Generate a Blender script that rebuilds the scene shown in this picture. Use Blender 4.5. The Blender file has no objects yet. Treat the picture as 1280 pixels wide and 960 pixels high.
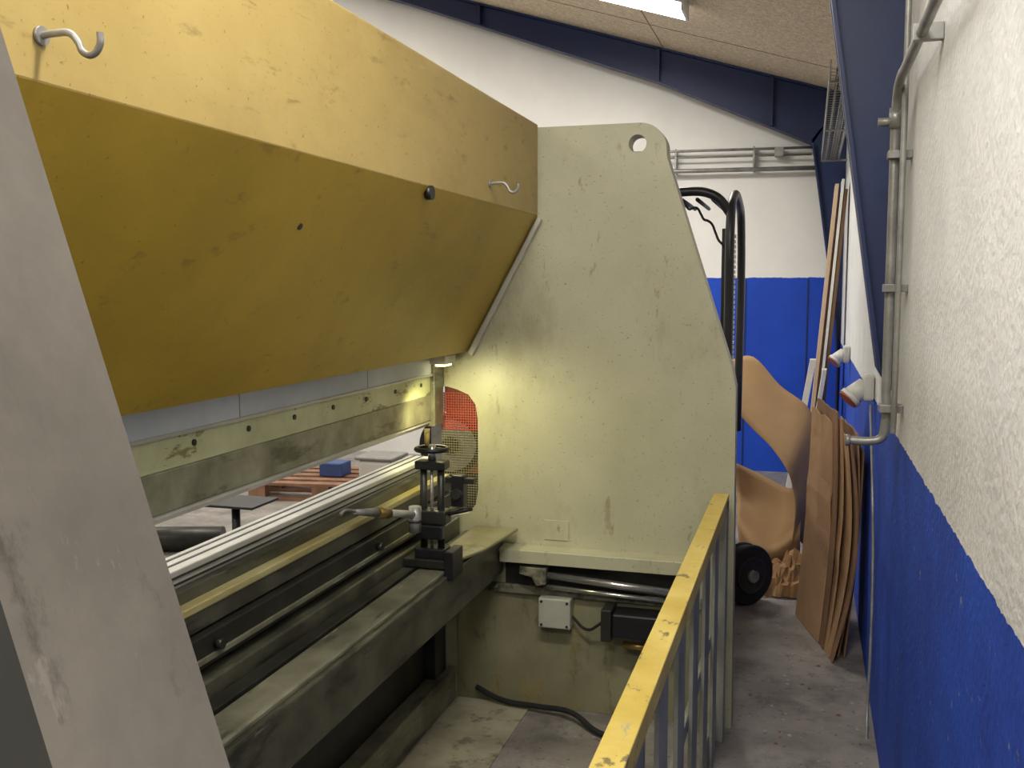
import bpy, math, random
from mathutils import Vector, Matrix
random.seed(4)
sc = bpy.context.scene
sc.view_settings.view_transform = 'Standard'
COL = sc.collection

# ---------------------------------------------------------------- materials
def lin(c):
    return tuple(((v/255)/12.92 if v/255 <= .04045 else ((v/255+.055)/1.055)**2.4) for v in c) + (1,)
def M(name, c1, c2=None, scale=3, rough=.6, metal=0, bump=0, bscale=60, bdist=.004, specks=(), stretch=(1,1,1), lo=.35, hi=.65, zsplit=None, grime=None):
    """specks: list of (colour, noise scale, threshold, width, stretch, strength)"""
    m = bpy.data.materials.new(name); m.use_nodes = True
    nt = m.node_tree; N = nt.nodes; L = nt.links
    b = N['Principled BSDF']; b.inputs['Roughness'].default_value = rough; b.inputs['Metallic'].default_value = metal
    tc = N.new('ShaderNodeTexCoord')
    def noise(scale, st=(1,1,1), detail=6, rg=.62):
        mp = N.new('ShaderNodeMapping'); mp.inputs['Scale'].default_value = st
        L.new(tc.outputs['Object'], mp.inputs['Vector'])
        n = N.new('ShaderNodeTexNoise'); n.inputs['Scale'].default_value = scale; n.inputs['Detail'].default_value = detail
        n.inputs['Roughness'].default_value = rg; L.new(mp.outputs[0], n.inputs['Vector']); return n.outputs['Fac']
    def rng(sock, a, c, top=1):
        r = N.new('ShaderNodeMapRange'); r.inputs[1].default_value = a; r.inputs[2].default_value = c; r.inputs[4].default_value = top
        L.new(sock, r.inputs[0]); return r.outputs[0]
    if c2 is None: c2 = tuple(v*.86 for v in c1)
    f1 = rng(noise(scale, stretch, 8), lo, hi)
    mx = N.new('ShaderNodeMix'); mx.data_type = 'RGBA'; mx.inputs[6].default_value = lin(c1); mx.inputs[7].default_value = lin(c2)
    L.new(f1, mx.inputs[0]); out = mx.outputs[2]
    if zsplit:
        z, below1, below2 = zsplit
        sx = N.new('ShaderNodeSeparateXYZ'); L.new(tc.outputs['Object'], sx.inputs[0])
        ad = N.new('ShaderNodeMath'); ad.operation = 'MULTIPLY_ADD'; ad.inputs[1].default_value = .03
        L.new(noise(14), ad.inputs[0]); L.new(sx.outputs['Z'], ad.inputs[2])
        gt = N.new('ShaderNodeMath'); gt.operation = 'GREATER_THAN'; gt.inputs[1].default_value = z + .015
        L.new(ad.outputs[0], gt.inputs[0])
        mb = N.new('ShaderNodeMix'); mb.data_type = 'RGBA'; mb.inputs[6].default_value = lin(below1); mb.inputs[7].default_value = lin(below2)
        L.new(f1, mb.inputs[0])
        mz = N.new('ShaderNodeMix'); mz.data_type = 'RGBA'
        L.new(gt.outputs[0], mz.inputs[0]); L.new(mb.outputs[2], mz.inputs[6]); L.new(out, mz.inputs[7]); out = mz.outputs[2]
    for (c, s, th, w, st, k) in list(specks) + ([grime] if grime else []):
        m2 = N.new('ShaderNodeMix'); m2.data_type = 'RGBA'; m2.inputs[7].default_value = lin(c)
        L.new(rng(noise(s, st, 7, .7), th, th+w, k), m2.inputs[0]); L.new(out, m2.inputs[6]); out = m2.outputs[2]
    L.new(out, b.inputs['Base Color'])
    if bump:
        bp = N.new('ShaderNodeBump'); bp.inputs['Strength'].default_value = bump; bp.inputs['Distance'].default_value = bdist
        L.new(noise(bscale, (1,1,1), 4, .5), bp.inputs['Height']); L.new(bp.outputs[0], b.inputs['Normal'])
    return m
def EM(name, c, s):
    m = bpy.data.materials.new(name); m.use_nodes = True
    b = m.node_tree.nodes['Principled BSDF']; b.inputs['Emission Color'].default_value = lin(c); b.inputs['Emission Strength'].default_value = s
    b.inputs['Base Color'].default_value = lin(c); return m
I = (1,1,1)
m_wallR = M('wall_render_paint', (230,230,228), (218,218,216), scale=5, rough=.75, bump=.7, bscale=45, bdist=.005, zsplit=(1.22,(16,76,194),(10,60,168)), specks=[((200,199,196),30,.64,.05,I,.5)])
m_wallF = M('wall_gable_paint', (238,236,230), (228,226,220), scale=1.5, rough=.7, zsplit=(1.795,(12,74,196),(8,60,170)))
m_wallW = M('wall_white', (226,224,218), (205,203,198), scale=1.5, rough=.8)
m_ceil = M('wood_wool_ceiling', (230,216,190), (198,182,156), scale=28, rough=.95, bump=.9, bscale=110, bdist=.006, specks=[((148,128,102),70,.54,.06,I,.75)])
m_floor = M('concrete_floor', (152,145,137), (108,103,97), scale=2.5, rough=.5, specks=[((72,68,63),3,.50,.16,I,.7),((60,56,52),30,.60,.04,I,.8),((192,187,178),16,.63,.04,I,.5),((96,90,82),9,.58,.06,(1,.5,1),.6)], bump=.1)
m_floorl = M('concrete_plinth', (166,160,134), (134,128,106), scale=5, rough=.8, specks=[((86,80,64),9,.54,.1,I,.75)])
rust = (100,80,50)
m_green = M('machine_green_paint', (180,177,150), (160,157,130), scale=1.3, rough=.40, bump=.06,
    specks=[((128,120,90),3.2,.53,.18,(1,1,.5),.5),(rust,90,.63,.02,I,.75),((116,104,72),24,.645,.04,(1,1,.35),.5),((112,98,66),8,.63,.05,(1.4,1,.4),.45),((86,68,42),40,.70,.02,I,.8)])
m_greenL = M('machine_green_dirt_shade', (138,134,104), (112,108,82), scale=3, rough=.42, specks=[((78,70,46),12,.55,.1,(1,1,.5),.65),((150,128,58),3,.56,.1,(1,1,.3),.6)])  # stains are dirt; the darker base carries shade on the lower frame
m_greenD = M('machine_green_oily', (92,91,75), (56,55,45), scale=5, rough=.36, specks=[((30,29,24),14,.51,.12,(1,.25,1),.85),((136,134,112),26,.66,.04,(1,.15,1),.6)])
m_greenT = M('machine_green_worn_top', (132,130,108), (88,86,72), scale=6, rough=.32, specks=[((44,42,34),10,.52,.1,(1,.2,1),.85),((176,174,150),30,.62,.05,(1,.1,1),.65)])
m_edge = M('flame_cut_edge_grey', (134,127,117), (106,100,92), scale=5, rough=.55, bump=.2, bscale=30, specks=[((68,62,55),16,.58,.08,(1,1,.4),.7),((160,152,141),40,.63,.05,(1,1,.2),.45),((76,70,63),4,.54,.12,(1,1,.5),.5)])
m_outer = M('frame_outer_shade', (60,60,55), (46,46,42), rough=.6)  # shade on the outer face, put into a darker colour
br = (88,64,28)
m_yel_lit = M('machine_yellow_paint_lit', (182,159,98), (166,142,80), scale=1.4, rough=.45, bump=.05, bscale=20,  # ram's one yellow paint, paler here for the better lit upper face
    specks=[(br,90,.635,.03,I,.7),((118,94,50),14,.60,.08,(1,.5,1.6),.5),((206,188,136),18,.67,.04,(1,.25,1),.5),((104,78,38),7,.63,.05,(1,.35,2.2),.5)], grime=((124,102,58),1.8,.48,.28,(1,.6,1.4),.5))
m_yel_shade = M('machine_yellow_paint_shaded', (182,152,48), (160,133,38), scale=1.3, rough=.42, bump=.05, bscale=20,  # same ram paint, deepened for shade on the downward-facing side
    specks=[(br,90,.645,.03,I,.7),((114,90,36),14,.61,.07,(1,.5,1.2),.5),((200,174,92),18,.67,.04,(1,.25,1),.45),((98,76,30),8,.635,.05,(1,.3,2),.45)], grime=((122,100,38),1.6,.49,.28,(1,.6,1.2),.5))
m_strip = M('tool_beam_pale_green', (212,214,170), (186,188,142), scale=6, rough=.4, specks=[((122,104,56),12,.59,.03,(1,.3,1),.8),((80,76,52),34,.64,.04,(1,.6,1),.8)])
m_steel = M('oily_tool_steel', (162,160,134), (118,116,94), scale=7, rough=.38, metal=.3, specks=[((80,74,52),12,.56,.1,(1,.25,1),.75)])
m_alu = M('aluminium_rail', (208,206,196), (182,180,168), scale=6, rough=.35, metal=.3)
m_pale = M('pale_grey_plate', (218,226,230), (196,204,208), rough=.5)
m_oilrail = M('oil_stained_rail', (202,194,142), (160,146,90), scale=9, rough=.35, metal=.2, stretch=(1,.3,1))
m_dark = M('dark_steel', (58,58,52), (38,38,34), scale=8, rough=.4, metal=.4)
m_black = M('black_paint', (26,26,28), (16,16,18), rough=.4)
m_rub = M('black_rubber', (30,30,30), (20,20,20), rough=.85, bump=.2)
m_chrome = M('chrome_rod', (200,198,190), (170,168,160), rough=.2, metal=.8)
m_galv = M('galvanised_conduit', (158,157,152), (128,126,121), scale=12, rough=.4, metal=.4)
m_blueS = M('blue_painted_steel', (24,42,90), (18,34,74), scale=3, rough=.5)
m_ryel = M('railing_yellow', (210,188,104), (188,162,74), scale=6, rough=.45, specks=[((104,90,66),22,.60,.04,(1,.6,1),.85),((150,150,136),12,.64,.03,(1,.4,1),.8)])
m_rgrey = M('railing_grey_green', (152,152,140), (118,118,106), scale=4, rough=.5, specks=[((74,74,66),15,.59,.06,(1,1,.4),.75)])
m_red = M('red_guard', (176,78,58), (134,50,38), rough=.5)
m_redd = M('red_guard_dirty', (128,56,42), (92,50,38), scale=14, rough=.6)
m_mesh = M('mesh_wire', (150,142,96), (104,96,62), rough=.45, metal=.2)
m_hard = M('hardboard_brown', (168,136,96), (150,118,80), scale=2, rough=.9)
m_paper = M('packing_paper', (170,132,88), (138,104,68), scale=6, rough=.9)
m_card = M('cardboard', (184,146,108), (162,124,88), scale=3, rough=.9, specks=[((130,96,64),5,.55,.1,(1,.4,1),.5)])
m_cardd = M('cardboard_dark', (142,106,76), (118,86,60), scale=5, rough=.9)
m_wood = M('pale_board', (204,180,150), (176,148,116), scale=4, rough=.7, stretch=(1,1,.1))
m_wood2 = M('brown_board', (150,116,84), (122,90,64), scale=4, rough=.7, stretch=(1,1,.1))
m_woodw = M('white_board', (222,220,214), (200,198,192), rough=.6)
m_pallet = M('pallet_wood', (146,110,86), (116,84,64), scale=8, rough=.85)
m_plast = M('white_plastic', (218,216,208), (200,198,190), rough=.4)
m_grey = M('grey_box', (168,168,154), (146,146,134), rough=.45)
m_brass = M('brass', (176,150,86), (150,124,66), rough=.3, metal=.8)
m_orange = M('orange_paint', (206,96,34), (180,76,26), rough=.5)
m_bluep = M('blue_machine_paint', (60,86,140), (44,66,112), rough=.5)
m_tube = EM('fluorescent_tube', (255,250,238), 13)
m_lamp = EM('worklight_glass', (255,240,180), 4)

# ---------------------------------------------------------------- geometry helpers
import bmesh
def mesh_obj(name, verts, faces, mat, smooth=False, bev=0):
    me = bpy.data.meshes.new(name); me.from_pydata([tuple(v) for v in verts], [], faces); me.update()
    bm = bmesh.new(); bm.from_mesh(me); bmesh.ops.recalc_face_normals(bm, faces=bm.faces); bm.to_mesh(me); bm.free()
    o = bpy.data.objects.new(name, me); COL.objects.link(o)
    if mat: me.materials.append(mat)
    if smooth:
        for p in me.polygons: p.use_smooth = True
    if bev:
        md = o.modifiers.new('bev', 'BEVEL'); md.width = bev; md.segments = 2; md.limit_method = 'ANGLE'
    return o
def B(name, x0, x1, y0, y1, z0, z1, mat, bev=.002):
    v = [(x,y,z) for x in (x0,x1) for y in (y0,y1) for z in (z0,z1)]
    f = [(0,1,3,2),(4,6,7,5),(0,4,5,1),(2,3,7,6),(0,2,6,4),(1,5,7,3)]
    return mesh_obj(name, v, f, mat, bev=bev)
def prism(name, prof, a0, a1, mat, axis='Y', bev=0):
    n = len(prof)
    def P(p, a):
        return (p[0], a, p[1]) if axis == 'Y' else ((a, p[0], p[1]) if axis == 'X' else (p[0], p[1], a))
    v = [P(p, a0) for p in prof] + [P(p, a1) for p in prof]
    f = [tuple(range(n)), tuple(range(2*n-1, n-1, -1))] + [(i, (i+1) % n, n+(i+1) % n, n+i) for i in range(n)]
    return mesh_obj(name, v, f, mat, bev=bev)
def plate(name, outline, holes, y0, y1, mat):
    cu = bpy.data.curves.new(name, 'CURVE'); cu.dimensions = '2D'; cu.fill_mode = 'BOTH'
    cu.extrude = (y1-y0)/2
    for pts in [outline]+holes:
        s = cu.splines.new('POLY'); s.points.add(len(pts)-1); s.use_cyclic_u = True
        for i, p in enumerate(pts): s.points[i].co = (p[0], p[1], 0, 1)
    t = bpy.data.objects.new('tmp', cu); COL.objects.link(t)
    bpy.context.view_layer.update()
    me = bpy.data.meshes.new_from_object(t.evaluated_get(bpy.context.evaluated_depsgraph_get()))
    bpy.data.objects.remove(t)
    me.transform(Matrix.Translation((0,(y0+y1)/2,0)) @ Matrix.Rotation(math.radians(90),4,'X'))
    me.materials.clear(); me.materials.append(mat); me.name = name
    o = bpy.data.objects.new(name, me); COL.objects.link(o); return o
def arc(cx, cz, r, a0, a1, n=10):
    return [(cx+r*math.cos(math.radians(a0+(a1-a0)*i/n)), cz+r*math.sin(math.radians(a0+(a1-a0)*i/n))) for i in range(n+1)]
def cyl(name, p0, p1, r, mat, n=20, r2=None):
    p0 = Vector(p0); p1 = Vector(p1); d = (p1-p0).normalized()
    a = d.orthogonal().normalized(); b = d.cross(a); r2 = r if r2 is None else r2
    v = []
    for p, rr in ((p0, r), (p1, r2)):
        for i in range(n):
            t = 2*math.pi*i/n; v.append(p + rr*(a*math.cos(t)+b*math.sin(t)))
    f = [tuple(range(n-1,-1,-1)), tuple(range(n, 2*n))]+[(i,(i+1)%n,n+(i+1)%n,n+i) for i in range(n)]
    o = mesh_obj(name, v, f, mat)
    for p in o.data.polygons:
        if len(p.vertices) == 4: p.use_smooth = True
    return o
def tube(name, pts, r, mat, smooth=True, cyclic=False):
    cu = bpy.data.curves.new(name, 'CURVE'); cu.dimensions = '3D'; cu.bevel_depth = r; cu.bevel_resolution = 3; cu.use_fill_caps = True
    s = cu.splines.new('BEZIER' if smooth else 'POLY')
    if smooth:
        s.bezier_points.add(len(pts)-1)
        for i, p in enumerate(pts):
            bp = s.bezier_points[i]; bp.co = p; bp.handle_left_type = bp.handle_right_type = 'AUTO'
    else:
        s.points.add(len(pts)-1)
        for i, p in enumerate(pts): s.points[i].co = (*p, 1)
    s.use_cyclic_u = cyclic
    t = bpy.data.objects.new('tmp', cu); COL.objects.link(t); bpy.context.view_layer.update()
    me = bpy.data.meshes.new_from_object(t.evaluated_get(bpy.context.evaluated_depsgraph_get()))
    bpy.data.objects.remove(t); me.materials.clear(); me.materials.append(mat)
    for p in me.polygons: p.use_smooth = True
    o = bpy.data.objects.new(name, me); COL.objects.link(o); return o
def ring(name, c, nrm, R, r, mat, n=36):
    nrm = Vector(nrm).normalized(); a = nrm.orthogonal().normalized(); b = nrm.cross(a)
    return tube(name, [tuple(Vector(c)+R*(a*math.cos(2*math.pi*i/n)+b*math.sin(2*math.pi*i/n))) for i in range(n)], r, mat, smooth=False, cyclic=True)
def join(name, objs):
    me = bpy.data.meshes.new(name); bm = bmesh.new(); mats = []
    bpy.context.view_layer.update(); dg = bpy.context.evaluated_depsgraph_get()
    for o in objs:
        m2 = bpy.data.meshes.new_from_object(o.evaluated_get(dg))
        m2.transform(o.matrix_world)
        mt = o.data.materials[0]
        if mt not in mats: mats.append(mt)
        k = mats.index(mt)
        for p in m2.polygons: p.material_index = k
        bm.from_mesh(m2)
    bm.to_mesh(me); bm.free()
    for mt in mats: me.materials.append(mt)
    for o in objs: bpy.data.objects.remove(o)
    r = bpy.data.objects.new(name, me); COL.objects.link(r); return r
def group(name, objs, loc=(0,0,0)):
    e = bpy.data.objects.new(name, None); COL.objects.link(e); e.location = loc; e.empty_display_size = .1
    for o in objs:
        o.parent = e; o.matrix_parent_inverse = Matrix.Translation(-Vector(loc))
    return e
def crom(pts, m):
    P = [Vector(p) for p in pts]; P = [2*P[0]-P[1]] + P + [2*P[-1]-P[-2]]
    out = []
    for i in range(1, len(P)-2):
        for k in range(m):
            t = k/m; a, b, c, d = P[i-1], P[i], P[i+1], P[i+2]
            out.append(.5*((2*b)+(c-a)*t+(2*a-5*b+4*c-d)*t*t+(3*b-a-3*c+d)*t**3))
    out.append(P[-2]); return out
def loft(name, rows, mat, thick=.004, m=4, smooth=True):
    rows = [crom(r, m) for r in rows]
    cols = [crom([r[i] for r in rows], m) for i in range(len(rows[0]))]
    rows = [[c[j] for c in cols] for j in range(len(cols[0]))]
    n = len(rows[0]); v = [p for r in rows for p in r]
    f = [(j*n+i, j*n+i+1, (j+1)*n+i+1, (j+1)*n+i) for j in range(len(rows)-1) for i in range(n-1)]
    o = mesh_obj(name, v, f, mat, smooth=smooth)
    k = o.modifiers.new('t','SOLIDIFY'); k.thickness = thick; k.offset = 0
    return o

# ---------------------------------------------------------------- room shell
XR = .29; YF = 9.5
def ceilz(x): return 3.40 - .304*(x-.17)
B('floor', -12, XR, -4, YF, -.1, 0, m_floor, 0)
B('wall_right', XR, XR+.2, -4, YF+.2, 0, 3.6, m_wallR, 0)
B('wall_far', -12, XR, YF, YF+.2, 0, 7.2, m_wallF, 0)
B('wall_far_panelling', -12, -1.9, YF-.02, YF, 0, 2.2, m_wallW, 0)
B('wall_back', -12, XR, -4.2, -4, 0, 7.2, m_wallW, 0)
B('wall_left', -12.2, -12, -4, YF, 0, 7.2, m_wallW, 0)
prism('ceiling', [(XR, ceilz(XR)), (-12, ceilz(-12)), (-12, ceilz(-12)+.1), (XR+.2, ceilz(XR)+.1), (XR+.2,ceilz(XR))], -4, YF, m_ceil)
for i, x in enumerate((-1.3, -.55, -.0)):
    B('trim_%d' % (i+1), x-.006, x+.006, YF-.006, YF, 0, 1.78, m_blueS, 0)
js = []
for y in (6.0, 8.4):
    js.append(prism('joint', [(XR-.01, ceilz(XR-.01)), (-6, ceilz(-6)), (-6, ceilz(-6)-.003), (XR-.01, ceilz(XR-.01)-.003)], y-.003, y+.003, m_cardd))
js.append(prism('joint', [(-1.30, ceilz(-1.30)), (-1.308, ceilz(-1.308)), (-1.308, ceilz(-1.308)-.003), (-1.30, ceilz(-1.30)-.003)], 3.8, 9.2, m_cardd))
join('trim_4', js)

def portal(y, full):
    w = .07
    parts = []
    foot = [(XR-.02, 1.36), (XR-.003, 1.36)] if not full else [(XR-.03, 1.0), (XR-.03,0), (XR-.003,0)]
    col = [(XR-.003, 3.34), (.0, 3.0), (.0,2.94), (.229, 1.43)] + foot
    parts.append(prism('column_web', col, y-.006, y+.006, m_blueS))
    fl = [(.0,2.96),(.229,1.43)] + ([(XR-.02,1.36)] if not full else [(XR-.03,1.0),(XR-.03,0)])
    for a, b in zip(fl, fl[1:]):
        t = .012
        parts.append(prism('column_flange', [a, b, (b[0]+t,b[1]), (a[0]+t,a[1])], y-w, y+w, m_blueS))
    lo = [(.0,2.95), (-1.35,3.55), (-3.83,4.45), (-8,5.75)]
    up = [(x, ceilz(x)-.005) for x in (-8,-3.83,-1.35,.27)]
    parts.append(prism('rafter_web', lo+up, y-.006, y+.006, m_blueS))
    for a, b in zip(lo, lo[1:]):
        parts.append(prism('rafter_flange', [a, b, (b[0],b[1]+.014), (a[0],a[1]+.014)], y-w, y+w, m_blueS))
    parts.append(prism('rafter_top', [(.27,ceilz(.27)-.003),(-8,ceilz(-8)-.003),(-8,ceilz(-8)-.02),(.27,ceilz(.27)-.02)], y-w, y+w, m_blueS))
    for x in (-3.05, -1.35, -.35):
        lz = 2.95 + (3.55-2.95)*(-x/1.35) if x > -1.4 else 3.55+(4.45-3.55)*((-x-1.35)/2.48)
        parts.append(B('stiffener', x-.012, x+.012, y-w, y+w, lz+.005, ceilz(x)-.01, m_blueS, 0))
    return group('steel_portal_frame', parts)
portal(3.6, False); portal(9.3, True)

# ---------------------------------------------------------------- press brake
pb = []
def frame_outline():
    o = [(-1.78,0), (-.24,0), (-.245,.7), (-.25,1.33), (-.265,1.40), (-.52,2.19)]
    o += arc(-.625, 2.215, .105, 15, 90, 8)
    o += [(-1.78,2.32), (-1.78,1.30), (-1.40,1.30)]
    o += [(-1.36,1.29), (-1.31,1.27), (-1.28,1.23), (-1.27,1.17), (-1.27,.88), (-1.28,.82), (-1.31,.78), (-1.36,.77), (-1.40,.76), (-1.78,.76)]
    return o
hole = arc(-.632, 2.243, .034, 0, 345, 23)
pb.append(plate('side_frame_far', frame_outline(), [hole], 3.82, 3.92, m_green))
nf = plate('side_frame_near', frame_outline(), [hole], .33, .437, m_edge)
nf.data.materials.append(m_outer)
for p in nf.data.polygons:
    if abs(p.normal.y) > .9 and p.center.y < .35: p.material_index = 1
pb.append(nf)
Y0, Y1 = .44, 3.815
pb.append(prism('ram_upper', [(-1.02,2.33), (-1.02,1.98), (-1.60,1.98), (-1.60,2.33)], Y0, Y1, m_yel_lit, bev=.004))
pb.append(prism('ram_lower', [(-1.02,1.98), (-1.311,1.445), (-1.60,1.445), (-1.60,1.98)], Y0, Y1, m_yel_shade))
pb.append(B('ram_under_strip', -1.60, -1.425, Y0, Y1, 1.355, 1.445, m_pale))
for k, yy in enumerate((1.35, 2.3, 3.1)):
    pb.append(B('under_strip_joint_%d' % k, -1.426, -1.424, yy, yy+.004, 1.357, 1.444, m_grey, 0))
pb.append(B('tool_beam', -1.52, -1.43, Y0, 3.74, 1.275, 1.357, m_strip, .003))
pb.append(B('tool_beam_lip', -1.43, -1.418, Y0, 3.74, 1.352, 1.362, m_alu))
pb.append(B('punch_holder', -1.50, -1.428, Y0, 3.72, 1.175, 1.275, m_steel, .003))
pb.append(prism('punch', [(-1.49,1.187),(-1.432,1.187),(-1.432,1.165),(-1.46,1.145)], Y0, 3.72, m_alu))  # pale metal stands in for reflected highlights along the lower tool edge
pb.append(B('beam_end_block', -1.56, -1.41, 3.70, 3.80, 1.15, 1.40, m_greenT, .004))
bolts = []
y = .6
while y < 3.7:
    bolts.append(cyl('b', (-1.432, y, 1.325), (-1.426, y, 1.325), .008, m_dark, 12)); y += .25
pb.append(join('tool_beam_bolts', bolts))
pb.append(prism('ram_gap_glint', [(-1.012,1.975),(-1.30,1.44),(-1.285,1.43),(-1.0,1.965)], 3.79, 3.818, m_alu))  # pale strip standing in for the bright gap and reflection beside the ram
pb.append(cyl('ram_hole_1', (-1.03,2.65,1.965), (-1.012,2.65,1.965), .02, m_black))
nrm = Vector((.88,0,-.475))
p = Vector((-1.098,2.04,1.838)); pb.append(cyl('ram_hole_2', p-nrm*.01, p+nrm*.003, .008, m_black))
def hook(y):
    x, z = -1.02, 2.044
    return [cyl('hook_rose', (x,y,z), (x+.006,y,z), .013, m_galv),
            tube('hook_rod', [(x,y,z),(x+.03,y,z+.002),(x+.05,y,z),(x+.062,y,z-.012),(x+.07,y,z-.026),(x+.085,y,z-.03),(x+.097,y,z-.018),(x+.098,y,z-.002)], .005, m_galv)]
for i, yy in enumerate((1.17, 3.2)):
    pb.append(join('ram_hook_%d' % (i+1), hook(yy)))
# bed / die
pb.append(B('bed_plate', -1.56, -1.43, Y0, Y1, 0, .93, m_dark))
pb.append(B('die_rail', -1.52, -1.425, Y0, 3.7, .985, 1.03, m_alu, .003))
for k, zz in enumerate((1.015, .998)):
    pb.append(B('die_groove_%d' % k, -1.426, -1.421, Y0, 3.7, zz-.003, zz+.001, m_dark, 0))
for k, xx in enumerate((-1.50,-1.465)):
    pb.append(B('die_top_groove_%d' % k, xx, xx+.008, Y0, 3.7, 1.028, 1.0315, m_dark, 0))
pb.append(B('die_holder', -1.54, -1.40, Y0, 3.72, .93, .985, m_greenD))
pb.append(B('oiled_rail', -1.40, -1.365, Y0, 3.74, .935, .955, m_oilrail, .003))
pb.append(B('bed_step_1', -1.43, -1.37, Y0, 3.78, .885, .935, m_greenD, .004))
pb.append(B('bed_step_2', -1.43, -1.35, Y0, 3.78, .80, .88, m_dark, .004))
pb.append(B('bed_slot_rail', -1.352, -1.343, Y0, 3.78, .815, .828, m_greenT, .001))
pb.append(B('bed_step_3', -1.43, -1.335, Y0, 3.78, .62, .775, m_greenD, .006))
kn = []
for yy in (2.05, 3.0):
    kn.append(cyl('k', (-1.35,yy,.845), (-1.33,yy,.845), .013, m_dark, 14))
pb.append(join('bed_knobs', kn))
# back gauge beam
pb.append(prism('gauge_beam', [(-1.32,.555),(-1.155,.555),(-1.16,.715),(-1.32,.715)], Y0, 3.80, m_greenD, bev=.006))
pb.append(B('gauge_beam_top_plate', -1.275, -1.175, Y0, 3.45, .715, .728, m_greenT, .003))
pb.append(B('gauge_beam_slide', -1.325, -1.282, Y0, 3.5, .715, .735, m_dark, .002))
pb.append(prism('gauge_end_plate', [(-1.27,3.36),(-1.17,3.28),(-1.12,3.45),(-1.09,3.79),(-1.27,3.79)], .728, .740, m_greenL, axis='Z', bev=.004))
# lower bed parts
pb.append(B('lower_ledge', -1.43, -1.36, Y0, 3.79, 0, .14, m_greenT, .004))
pb.append(B('lower_post', -1.43, -1.385, 3.62, 3.74, .14, .60, m_dark, .003))
pb.append(B('under_beam_web', -1.43, -1.30, .5, 3.7, .42, .5, m_dark, .003))
# shelf and drive on far frame
F = 3.82
pb.append(B('frame_lower_shade_panel', -1.36, -.36, F-.008, F, .0, .47, m_greenL, .002))  # added plate, its darker green paints in shade on the lower frame
pb.append(B('frame_ledge', -1.155, -.42, F-.09, F, .655, .668, m_green, .002))
pb.append(B('frame_ledge_front', -1.15, -.42, F-.094, F-.084, .615, .667, m_green, .002))
pb.append(B('frame_lower_rail', -1.24, -.36, F-.03, F, .47, .505, m_greenT, .003))
pb.append(B('frame_recess_panel', -1.15, -.37, F-.012, F, .505, .62, m_dark, .002))
pb.append(cyl('drive_rod', (-.96,F-.06,.565), (-.44,F-.06,.535), .015, m_chrome))
pb.append(cyl('drive_rod_thin', (-.98,F-.06,.52), (-.44,F-.05,.495), .009, m_chrome))
pb.append(prism('drive_bracket', [(-1.07,.60),(-.96,.60),(-.96,.535),(-1.0,.525),(-1.02,.56),(-1.07,.57)], F-.09, F-.02, m_greenT, bev=.003))
pb.append(B('junction_box', -.995, -.865, F-.075, F, .355, .475, m_grey, .005))
pb.append(join('junction_box_screws', [cyl('s', (x,F-.079,z), (x,F-.074,z), .005, m_dark, 10) for x in (-.982,-.878) for z in (.368,.462)]))
pb.append(B('servo_motor', -.69, -.45, F-.13, F-.02, .36, .455, m_black, .008))
pb.append(B('servo_flange', -.73, -.69, F-.14, F-.01, .345, .47, m_dark, .004))
pb.append(cyl('cable_gland', (-.65,F-.09,.325), (-.54,F-.09,.32), .014, m_brass))
pb.append(tube('drive_cable', [(-.865,F-.04,.40),(-.80,F-.06,.36),(-.75,F-.08,.39),(-.72,F-.09,.42)], .006, m_rub))
pb.append(tube('hydraulic_hose', [(-1.27,F-.03,.06),(-1.15,F-.06,.03),(-1.0,F-.08,.03),(-.85,F-.12,.04),(-.72,F-.22,.02),(-.55,F-.28,.02)], .011, m_rub))
pb.append(B('frame_name_plate', -.99, -.89, F-.004, F, .695, .775, m_green, .001))
# throat mesh guard
gw = []
for i in range(17):
    x = -1.43 + i*.0105
    gw.append(B('w', x-.001, x+.001, F+.012, F+.014, .79, 1.27, m_mesh, 0))
    gw.append(B('w', x-.0018, x+.0018, F+.010, F+.0138, 1.12, 1.275, m_red, 0))
z = .79
while z < 1.275:
    gw.append(B('w', -1.43, -1.262, F+.011, F+.0142, z-(.001 if z < 1.12 else .0018), z+(.001 if z < 1.12 else .0018), m_mesh if z < 1.12 else m_red, 0)); z += .0105
pb.append(join('throat_guard_mesh', gw))
pb.append(prism('throat_guard_cover', [(-1.43,1.19),(-1.37,1.17),(-1.30,1.14),(-1.262,1.10),(-1.262,1.31),(-1.43,1.31)], F+.05, F+.056, m_redd))
# back gauge tower
T = []
tx, ty = -1.235, 3.21
T.append(B('tower_foot', tx-.09, tx+.08, ty-.05, ty+.05, .735, .765, m_dark, .004))
T.append(B('tower_foot_side', tx+.062, tx+.095, ty-.06, ty+.05, .70, .80, m_black, .004))
T.append(B('tower_base', tx-.055, tx+.055, ty-.035, ty+.035, .765, .80, m_black, .004))
for dx in (-.032, .032):
    T.append(cyl('tower_column', (tx+dx,ty,.79), (tx+dx,ty,1.10), .013, m_dark))
T.append(cyl('tower_spindle', (tx,ty-.005,.79), (tx,ty-.005,1.14), .006, m_chrome))
T.append(B('tower_head', tx-.055, tx+.055, ty-.03, ty+.03, 1.075, 1.105, m_black, .005))
T.append(ring('handwheel_rim', (tx,ty,1.145), (0,0,1), .055, .008, m_black))
for a in range(3):
    t = a*2.09; T.append(cyl('handwheel_spoke', (tx,ty,1.145), (tx+.055*math.cos(t),ty+.055*math.sin(t),1.145), .006, m_black, 10))
T.append(cyl('handwheel_hub', (tx,ty,1.105), (tx,ty,1.16), .014, m_chrome))
T.append(cyl('handwheel_grip', (tx-.03,ty+.03,1.15), (tx-.03,ty+.03,1.21), .008, m_ryel, r2=.011))
T.append(B('arm_carriage', tx-.06, tx+.06, ty-.035, ty+.03, .885, .935, m_dark, .006))
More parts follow.
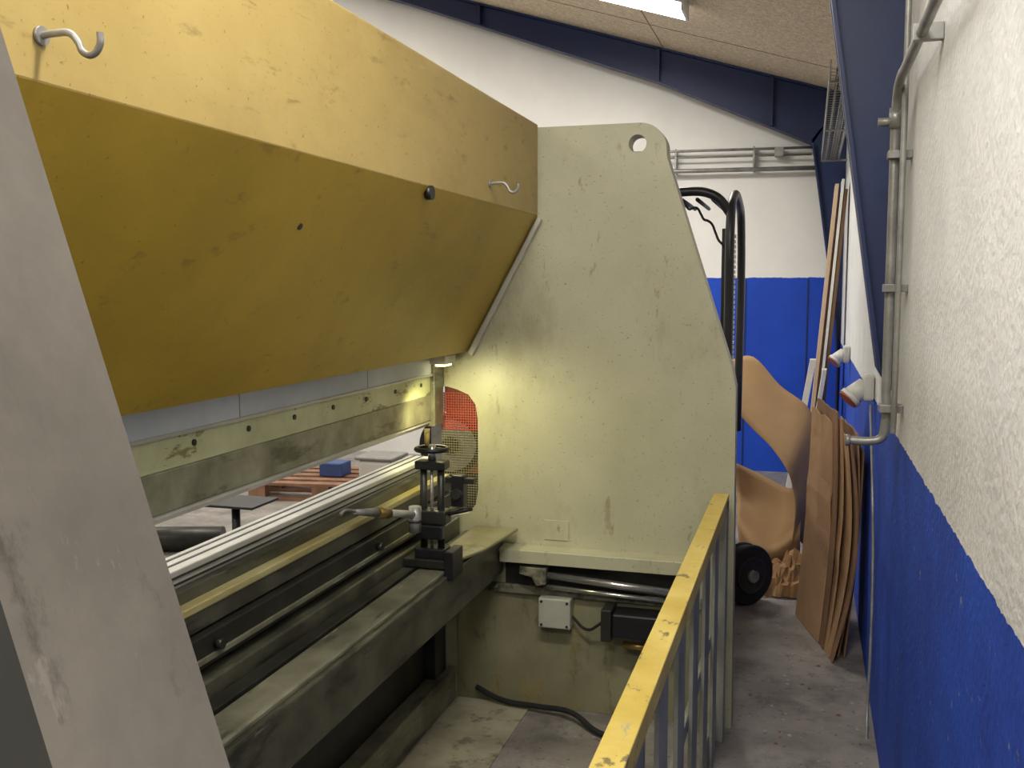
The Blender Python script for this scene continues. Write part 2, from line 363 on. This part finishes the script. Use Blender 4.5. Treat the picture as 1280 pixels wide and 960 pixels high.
T.append(B('arm_carriage_lower', tx-.045, tx+.05, ty-.045, ty+.0, .835, .885, m_black, .006))
T.append(cyl('arm_clamp', (tx-.045,ty-.05,.95), (tx-.045,ty-.05,.86), .022, m_galv))
T.append(ring('arm_clamp_ring', (tx-.045,ty-.05,.90), (0,0,1), .022, .004, m_dark))
A0 = Vector((tx-.045, ty-.05, .922)); A1 = Vector((-1.345, 2.74, 1.02))
def al(t): return A0.lerp(A1, t)
T.append(cyl('arm_rod', al(0), al(.55), .013, m_alu))
T.append(cyl('arm_rod_collar', al(.40), al(.56), .018, m_brass))
T.append(cyl('arm_tip', al(.56), al(.86), .016, m_galv, r2=.008))
T.append(tube('arm_hook', [al(.84), al(.93)+Vector((0,0,.004)), al(1.0), al(1.04)-Vector((0,0,.012))], .005, m_galv))
T.append(cyl('side_handle', (tx+.06,ty,.92), (tx+.14,ty+.02,.94), .008, m_dark))
T.append(B('side_block', tx+.075, tx+.12, ty-.02, ty+.03, .95, 1.06, m_black, .005))
T.append(B('side_block_arm', tx+.05, tx+.155, ty-.01, ty+.02, 1.03, 1.05, m_dark, .003))
T.append(cyl('side_knob', (tx+.10,ty-.02,1.0), (tx+.10,ty-.045,1.0), .018, m_dark))
pb += T
pb.append(B('worklight_housing', -1.40, -1.335, 3.62, 3.74, 1.405, 1.44, m_alu, .003))
pb.append(B('worklight_glass', -1.385, -1.345, 3.64, 3.72, 1.396, 1.405, m_lamp, .002))
ld = bpy.data.lights.new('worklight_lamp', 'SPOT'); ld.energy = 9.5; ld.color = (1,.93,.48); ld.spot_size = math.radians(168); ld.spot_blend = .7; ld.shadow_soft_size = .05
lo = bpy.data.objects.new('worklight_lamp', ld); COL.objects.link(lo); lo.location = (-1.33,3.46,1.34); lo.rotation_euler = (math.radians(25),math.radians(-20),0)
pb.append(lo)
group('press_brake', pb)
B('floor_plinth', -1.35, -1.04, .6, 3.80, 0, .006, m_floorl, .002)

# ---------------------------------------------------------------- safety railing
R = []
R.append(B('top_rail', -.318, -.262, .48, 3.76, .915, .935, m_ryel, .003))
R.append(B('top_rail_flange', -.268, -.262, .48, 3.76, .885, .92, m_ryel, .001))
yy = 3.5; i = 0
while yy > .6:
    R.append(B('baluster_%d' % i, -.292, -.280, yy-.07, yy+.07, .0, .915, m_rgrey, .002)); i += 1; yy -= .34
R.append(B('end_post', -.312, -.262, 3.68, 3.76, 0, .915, m_rgrey, .003))
R.append(B('kick_plate', -.304, -.292, .48, 3.68, .02, .14, m_rgrey, .002))
R.append(B('mid_rail', -.304, -.292, .48, 3.68, .45, .50, m_rgrey, .002))
group('safety_railing', R)

# ---------------------------------------------------------------- forklift behind the frame
K = []
K.append(prism('forklift_body', [(-.92,.2),(-.40,.2),(-.40,.80),(-.44,1.0),(-.86,1.0),(-.92,.85)], 4.35, 5.6, m_black, bev=.03))
K.append(prism('counterweight', [(-.96,.12),(-.38,.12),(-.38,.78),(-.96,.78)], 4.15, 4.4, m_dark, bev=.04))
gx0, gx1 = -.90, -.362
for x in (gx0, gx1):
    K.append(tube('guard_post', [(x,4.9,.8),(x,4.9,1.6),(x,4.92,2.05),(x,5.0,2.12),(x,5.5,2.14),(x,5.68,2.06),(x,5.72,.9)], .022, m_black))
K.append(tube('guard_rear_bow', [(gx0,4.94,2.07),(gx0+.06,4.92,2.14),(-.63,4.92,2.16),(gx1-.08,4.92,2.14),(gx1,4.94,2.05)], .022, m_black))
for j in range(6):
    K.append(cyl('guard_bar_%d' % j, (gx0+.07+j*.075,5.0,2.13), (gx0+.07+j*.075,5.6,2.13), .01, m_black, 10))
K.append(B('mast_channel', -.425, -.405, 5.2, 5.25, .6, 2.0, m_black, .004))
ch = [B('c', -.388, -.362, 5.30+(k%2)*.01, 5.32+(k%2)*.01, 1.15+k*.026, 1.168+k*.026, m_plast, .002) for k in range(32)]
K.append(join('lift_chain', ch))
K.append(prism('seat_back', [(-.8,1.0),(-.52,1.0),(-.50,1.42),(-.55,1.5),(-.77,1.5),(-.82,1.42)], 5.25, 5.35, m_black, bev=.02))
K.append(tube('coiled_cable', [(-.60+.018*k, 4.97+.012*math.sin(k*1.6), 2.10-.0016*k*k+.012*math.cos(k*1.6)) for k in range(13)], .006, m_rub))
def wheel(c, d, r, wd=.10):
    c = Vector(c); d = Vector(d).normalized()
    K.append(cyl('tyre', c-d*wd/2, c+d*wd/2, r-.01, m_rub, 40))
    K.append(ring('tyre_shoulder_a', c+d*(wd/2-.012), d, r-.014, .014, m_rub)); K.append(ring('tyre_shoulder_b', c-d*(wd/2-.012), d, r-.014, .014, m_rub))
    K.append(cyl('wheel_rim', c+d*wd/2, c+d*(wd/2+.008), r*.58, m_dark, 28)); K.append(ring('rim_lip', c+d*(wd/2+.006), d, r*.58, .005, m_dark))
    K.append(cyl('wheel_hub', c+d*wd/2, c+d*(wd/2+.03), r*.2, m_galv, 16))
wheel((-.98,4.55,.17),(-1,0,0),.17); wheel((-.40,4.55,.17),(1,0,0),.17); wheel((-.98,5.45,.17),(-1,0,0),.17)
wheel((-.285,5.42,.165),(.72,-.69,0),.165,.09)
group('forklift', K)

# ---------------------------------------------------------------- hardboard sheets, cardboard, boards
r1 = [(-.477,6.63,1.233),(-.326,6.63,1.256),(-.153,6.53,1.085),(.030,6.42,.951),(.082,6.31,.730),(.071,6.21,.452),(.010,6.10,.181)]
r2 = [(-.449,6.31,.983),(-.305,6.21,.851),(-.181,6.10,.75),(-.083,5.99,.63),(-.049,5.99,.513),(-.036,5.94,.405),(-.049,5.89,.229)]
rm = [tuple((a+b)/2+o for a, b, o in zip(p, q, (.01,.03,.01))) for p, q in zip(r1, r2)]
loft('hardboard_sheet', [r1, rm, r2], m_hard, .004, 5)
s1 = [(-.419,6.42,.598),(-.261,6.47,.523),(-.086,6.42,.451),(0,6.26,.512)]
s2 = [(-.375,6.15,.263),(-.256,5.99,.168),(-.148,5.94,.16),(-.005,5.89,.288)]
sm = [tuple((a+b)/2+o for a, b, o in zip(p, q, (0,.1,-.03))) for p, q in zip(s1, s2)]
s3 = [(-.36,6.3,.02),(-.24,6.2,.005),(-.12,6.15,.005),(0,6.1,.02)]
loft('hardboard_sheet', [s1, sm, s2, s3], m_hard, .004, 5)
rows = []
for j in range(11):
    rows.append([(-.20+.205*i/12+random.uniform(-.006,.006), 5.56+.27*j/10+random.uniform(-.012,.012), .01 + (0 if j in (0,10) else .24*(j/10)**.5*(.6+.4*i/12)*random.uniform(.65,1.15))) for i in range(13)])
loft('crumpled_cardboard', rows, m_paper, .003, 1, smooth=False)

cb = []
def csheet(nb, nt, fb, ft, yn, yf, h, belly, mat, i, creases=(), tear=0, slant=0, kink=.010):
    rows = []; n = 15; mcol = 9
    for j in range(mcol):
        s = j/(mcol-1); row = []
        y = yn + (yf-yn)*s
        for k in range(n):
            t = k/(n-1)
            x = (nb+(nt-nb)*t)*(1-s) + (fb+(ft-fb)*t)*s + belly*(1-.5*s)*math.sin(math.pi*t)
            for c in creases:
                x -= kink*max(0, 1-abs(t-c)/.10)*(1-.4*s)
            hh = h*(1-slant*s) + (tear*random.uniform(-1,1) if k == n-1 else 0)
            row.append((x, y+.03*t*(1-s), .004+hh*t))
        rows.append(row)
    return loft('sheet_%d' % i, rows, mat, .008, 1, smooth=False)
cb.append(csheet(.092,.130,-.015,.040,4.90,5.30,1.06,.022,m_card,1,(.62,),.010,-.03,.012))
cb.append(csheet(.112,.148,.02,.065,4.82,5.38,1.12,.022,m_cardd,2,(),.004,-.01))
cb.append(csheet(.126,.166,.045,.085,4.78,5.38,1.09,.032,m_card,3,(.45,),.004,0,.006))
cb.append(csheet(.138,.186,.07,.11,4.70,5.38,1.03,.052,m_card,4,(),.004,0))
cb.append(csheet(.150,.208,.09,.14,4.64,5.38,1.00,.062,m_cardd,5,(),.004,0))
cb.append(csheet(.178,.234,.12,.18,4.72,5.38,1.04,.040,m_card,6,(),.006,0))
cb.append(csheet(.205,.262,.16,.22,4.72,5.38,.96,.012,m_cardd,7,(),.004,0))
group('cardboard_stack', cb)
def board(name, xb, xt, y0, y1, h, th, mat):
    return prism(name, [(xb,0),(xb+th,0),(xt+th,h),(xt,h)], y0, y1, mat, bev=.002)
group('leaning_boards', [board('board_1', -.01,.180,8.2,8.4,2.50,.028,m_wood), board('board_2', .022,.210,8.25,8.5,2.42,.018,m_wood2),
      board('board_3', .045,.228,8.15,8.42,2.53,.02,m_woodw), board('board_4', .07,.250,8.2,8.5,2.46,.025,m_wood2),
      board('board_5', -.15,.03,7.9,8.02,1.16,.045,m_woodw), board('board_6', -.02,.12,7.7,7.85,1.1,.03,m_woodw)])
# small debris on the floor along the wall
dbs = []
for k in range(34):
    dx, dy = random.uniform(-.2,.24), random.uniform(2.6,4.6); s = random.uniform(.003,.009)
    dbs.append(prism('chip', [(dx-s,dy-s*.6),(dx+s,dy-s),(dx+s*.7,dy+s),(dx-s*.5,dy+s*.8)], .0, random.uniform(.002,.005), random.choice((m_cardd,m_grey,m_wood)), axis='Z'))
join('floor_debris', dbs)

# ---------------------------------------------------------------- wall services
def socket(y, z):
    return group('power_socket', [B('back_box', XR-.05, XR-.002, y-.045, y+.045, z-.03, z+.09, m_plast, .014),
        cyl('socket_body', (XR-.04,y,z+.04), (XR-.100,y-.02,z-.015), .036, m_plast, r2=.046),
        cyl('socket_collar', (XR-.094,y-.018,z-.010), (XR-.108,y-.022,z-.023), .050, m_plast),
        cyl('socket_ring', (XR-.106,y-.02,z-.020), (XR-.114,y-.023,z-.028), .045, m_red)])
socket(4.6, 1.24); socket(7.2, 1.22)
C = []
x = XR-.05
C.append(tube('conduit_run', [(x,-3.9,2.30),(x,1.5,2.30),(x,3.0,2.30),(x,3.17,2.30),(x,3.25,2.27),(x,3.28,2.2),(x,3.28,2.0),(x,3.28,1.4),(x,3.28,1.27),(x-.01,3.28,1.235),(x-.04,3.28,1.225),(x-.10,3.28,1.225)], .014, m_galv))
C.append(tube('conduit_side', [(x+.02,3.22,3.1),(x+.02,3.22,2.0),(x+.02,3.22,1.26)], .009, m_galv))
for z in (2.1,1.7,1.33):
    C.append(B('saddle', x-.02, XR-.001, 3.25, 3.31, z-.012, z+.012, m_galv, .002))
for y in (.6,1.6,2.6):
    C.append(B('saddle', x-.018, XR-.001, y-.012, y+.012, 2.28, 2.32, m_galv, .002))
C.append(cyl('coupling', (x,3.28,2.24), (x,3.28,2.18), .019, m_galv)); C.append(cyl('tee', (x-.05,3.28,2.2), (x,3.28,2.2), .013, m_galv))
C.append(cyl('nozzle', (x-.10,3.28,1.225), (x-.115,3.28,1.225), .018, m_galv))
group('conduit_pipe', C)
tube('loose_cable', [(XR-.02,4.5,1.2),(XR-.02,4.2,.9),(XR-.015,4.1,.6),(XR-.02,4.0,.3),(XR-.03,3.9,.012),(XR-.04,3.4,.012),(XR-.035,3.0,.012)], .006, m_galv)
P = [cyl('pipe_upper', (-2.6,YF-.1,2.96), (.12,YF-.1,2.94), .012, m_galv), cyl('pipe_lower', (-2.6,YF-.1,2.78), (.2,YF-.1,2.76), .020, m_galv),
     cyl('pipe_thin', (-2.6,YF-.1,2.90), (.0,YF-.1,2.88), .008, m_galv), B('junction', -.32, -.24, YF-.14, YF-.04, 2.87, 2.95, m_galv, .004)]
for xx in (-2.0,-1.2,-.5): P.append(B('clip', xx-.008, xx+.008, YF-.11, YF, 2.75, 2.97, m_galv, .002))
group('wall_pipes', P)
W = []
for k in range(5):
    W.append(cyl('w', (.08+.035*k,5.4,2.78), (.08+.035*k,9.1,2.78), .004, m_galv, 6))
for xx in (.08,.22): W.append(cyl('w', (xx,5.4,2.84), (xx,9.1,2.84), .004, m_galv, 6))
yy = 5.4
while yy < 9.1:
    W.append(tube('w', [(.08,yy,2.84),(.08,yy,2.78),(.22,yy,2.78),(.22,yy,2.84)], .003, m_galv, smooth=False)); yy += .08
W.append(cyl('w', (.12,5.4,2.80), (.12,9.1,2.80), .012, m_black, 10)); W.append(cyl('w', (.17,5.4,2.80), (.17,9.1,2.80), .010, m_galv, 10))
for y in (5.6,7.3,9.0): W.append(B('w', .08, XR-.001, y-.01, y+.01, 2.765, 2.778, m_galv, 0))
join('cable_tray', W)

# ---------------------------------------------------------------- ceiling lamps (on the roof slope; only the first in view, others assumed)
def lamp(x, y, e, L=1.3, w=.10):
    def pr(x0, x1, d0, d1, y0, y1, mt, nm):
        return prism(nm, [(x0,ceilz(x0)-d0),(x1,ceilz(x1)-d0),(x1,ceilz(x1)-d1),(x0,ceilz(x0)-d1)], y0, y1, mt, bev=.002)
    parts = [pr(x-L/2, x+L/2, .003, .07, y-w, y+w, m_plast, 'housing'),
             pr(x-L/2+.02, x+L/2-.02, .075, .115, y-w*.9, y-w*.15, m_tube, 'tube_1'), pr(x-L/2+.02, x+L/2-.02, .075, .115, y+w*.15, y+w*.9, m_tube, 'tube_2')]
    for xx in (x-L/2, x+L/2-.02): parts.append(pr(xx, xx+.02, .07, .12, y-w, y+w, m_plast, 'end_cap'))
    ld = bpy.data.lights.new('lamp_light', 'AREA'); ld.shape = 'RECTANGLE'; ld.size = L; ld.size_y = .2; ld.energy = e; ld.color = (1,.975,.935)
    lo = bpy.data.objects.new('lamp_light', ld); COL.objects.link(lo); lo.location = (x, y, ceilz(x)-.15)
    lo.rotation_euler = (0, math.atan(.304), 0); parts.append(lo)
    group('ceiling_lamp', parts)
lamp(-1.52, 7.28, 84, w=.16)
lamp(-.50, 1.4, 60)  # unseen fixture added to throw light on the near frame edge
lamp(-.6, -1.2, 72)
for y in (-1,3,7.5):
    lamp(-4.8, y, 96)
    lamp(-8.5, y, 88)

# ---------------------------------------------------------------- hall seen through the gap
def pallet(x, y, rot=0):
    ps = []
    for i in range(5): ps.append(B('deck', -.6, .6, -.4+i*.175, -.4+i*.175+.1, .122, .144, m_pallet, .002))
    for yy in (-.4,-.05,.3):
        ps.append(B('skid', -.6, .6, yy, yy+.1, 0, .022, m_pallet, .002))
        for xx in (-.6,-.07,.46): ps.append(B('block', xx, xx+.14, yy, yy+.1, .022, .1, m_pallet, .002))
    for xx in (-.6,-.07,.46): ps.append(B('stringer', xx, xx+.14, -.4, .4, .1, .122, m_pallet, .002))
    o = join('wooden_pallet', ps); o.location = (x,y,0); o.rotation_euler = (0,0,rot); return o
pallet(-3.75, 7.5, .15)
group('pedestal_table', [B('table_top', -3.4, -3.0, 4.95, 5.25, .44, .455, m_black, .003), cyl('table_leg', (-3.2,5.1,.0), (-3.2,5.1,.44), .025, m_black), cyl('table_foot', (-3.2,5.1,0), (-3.2,5.1,.02), .14, m_black)])
cyl('steel_tube', (-4.8,5.2,.08), (-3.6,5.58,.08), .08, m_dark)
group('circular_saw', [B('stand', -2.15,-1.75,5.5,5.9,0,.62,m_dark,.02), cyl('blade_guard', (-1.97,5.46,.80), (-1.95,5.36,.80), .18, m_dark, 40), cyl('blade', (-1.95,5.36,.80), (-1.949,5.352,.80), .15, m_galv, 40),
     cyl('hub', (-1.949,5.352,.80), (-1.945,5.33,.80), .05, m_dark, 24), B('motor', -2.12,-1.8,5.46,5.8,.62,.86,m_orange,.03), tube('handle', [(-2.1,5.5,.86),(-2.15,5.5,.98),(-2.3,5.5,1.02),(-2.4,5.5,.98)], .015, m_black)])
group('storage_tub', [B('tub', -3.5, -3.2, 7.4, 7.7, .146, .30, m_plast, .03), B('lid', -3.52, -3.18, 7.38, 7.72, .30, .33, m_galv, .01), B('blue_tin', -3.85,-3.65,7.4,7.6,.146,.26,m_bluep,.01)])
group('machine_part_crate', [B('crate', -3.3,-2.7,8.45,8.9,.0,.36,m_wood2,.01), B('part_1', -3.2,-3.0,8.5,8.8,.36,.5,m_grey,.02), cyl('part_2', (-2.9,8.5,.42),(-2.9,8.8,.42),.06,m_dark)])
group('machine_castings', [prism('casting_1', [(-2.75,0),(-2.45,0),(-2.45,.2),(-2.52,.34),(-2.68,.34),(-2.75,.2)], 6.9,7.2,m_grey,bev=.02), cyl('casting_2', (-2.75,7.5,.14),(-2.45,7.5,.14),.14,m_dark), B('casting_3', -2.35,-2.15,7.1,7.5,0,.25,m_bluep,.02), tube('casting_handle', [(-2.6,7.0,.34),(-2.6,7.0,.5),(-2.5,7.0,.58)], .02, m_black)])

# ---------------------------------------------------------------- world, camera
w = bpy.data.worlds.new('World'); sc.world = w; w.use_nodes = True
w.node_tree.nodes['Background'].inputs[0].default_value = (.8,.85,1,1); w.node_tree.nodes['Background'].inputs[1].default_value = .3
cam = bpy.data.cameras.new('camera'); co = bpy.data.objects.new('camera', cam); COL.objects.link(co)
cam.sensor_width = 36; cam.lens = 36*1250/1280; cam.clip_start = .02
co.location = (0,0,1.7)
co.rotation_euler = (math.radians(90-5.48), 0, math.radians(16.42))
sc.camera = co
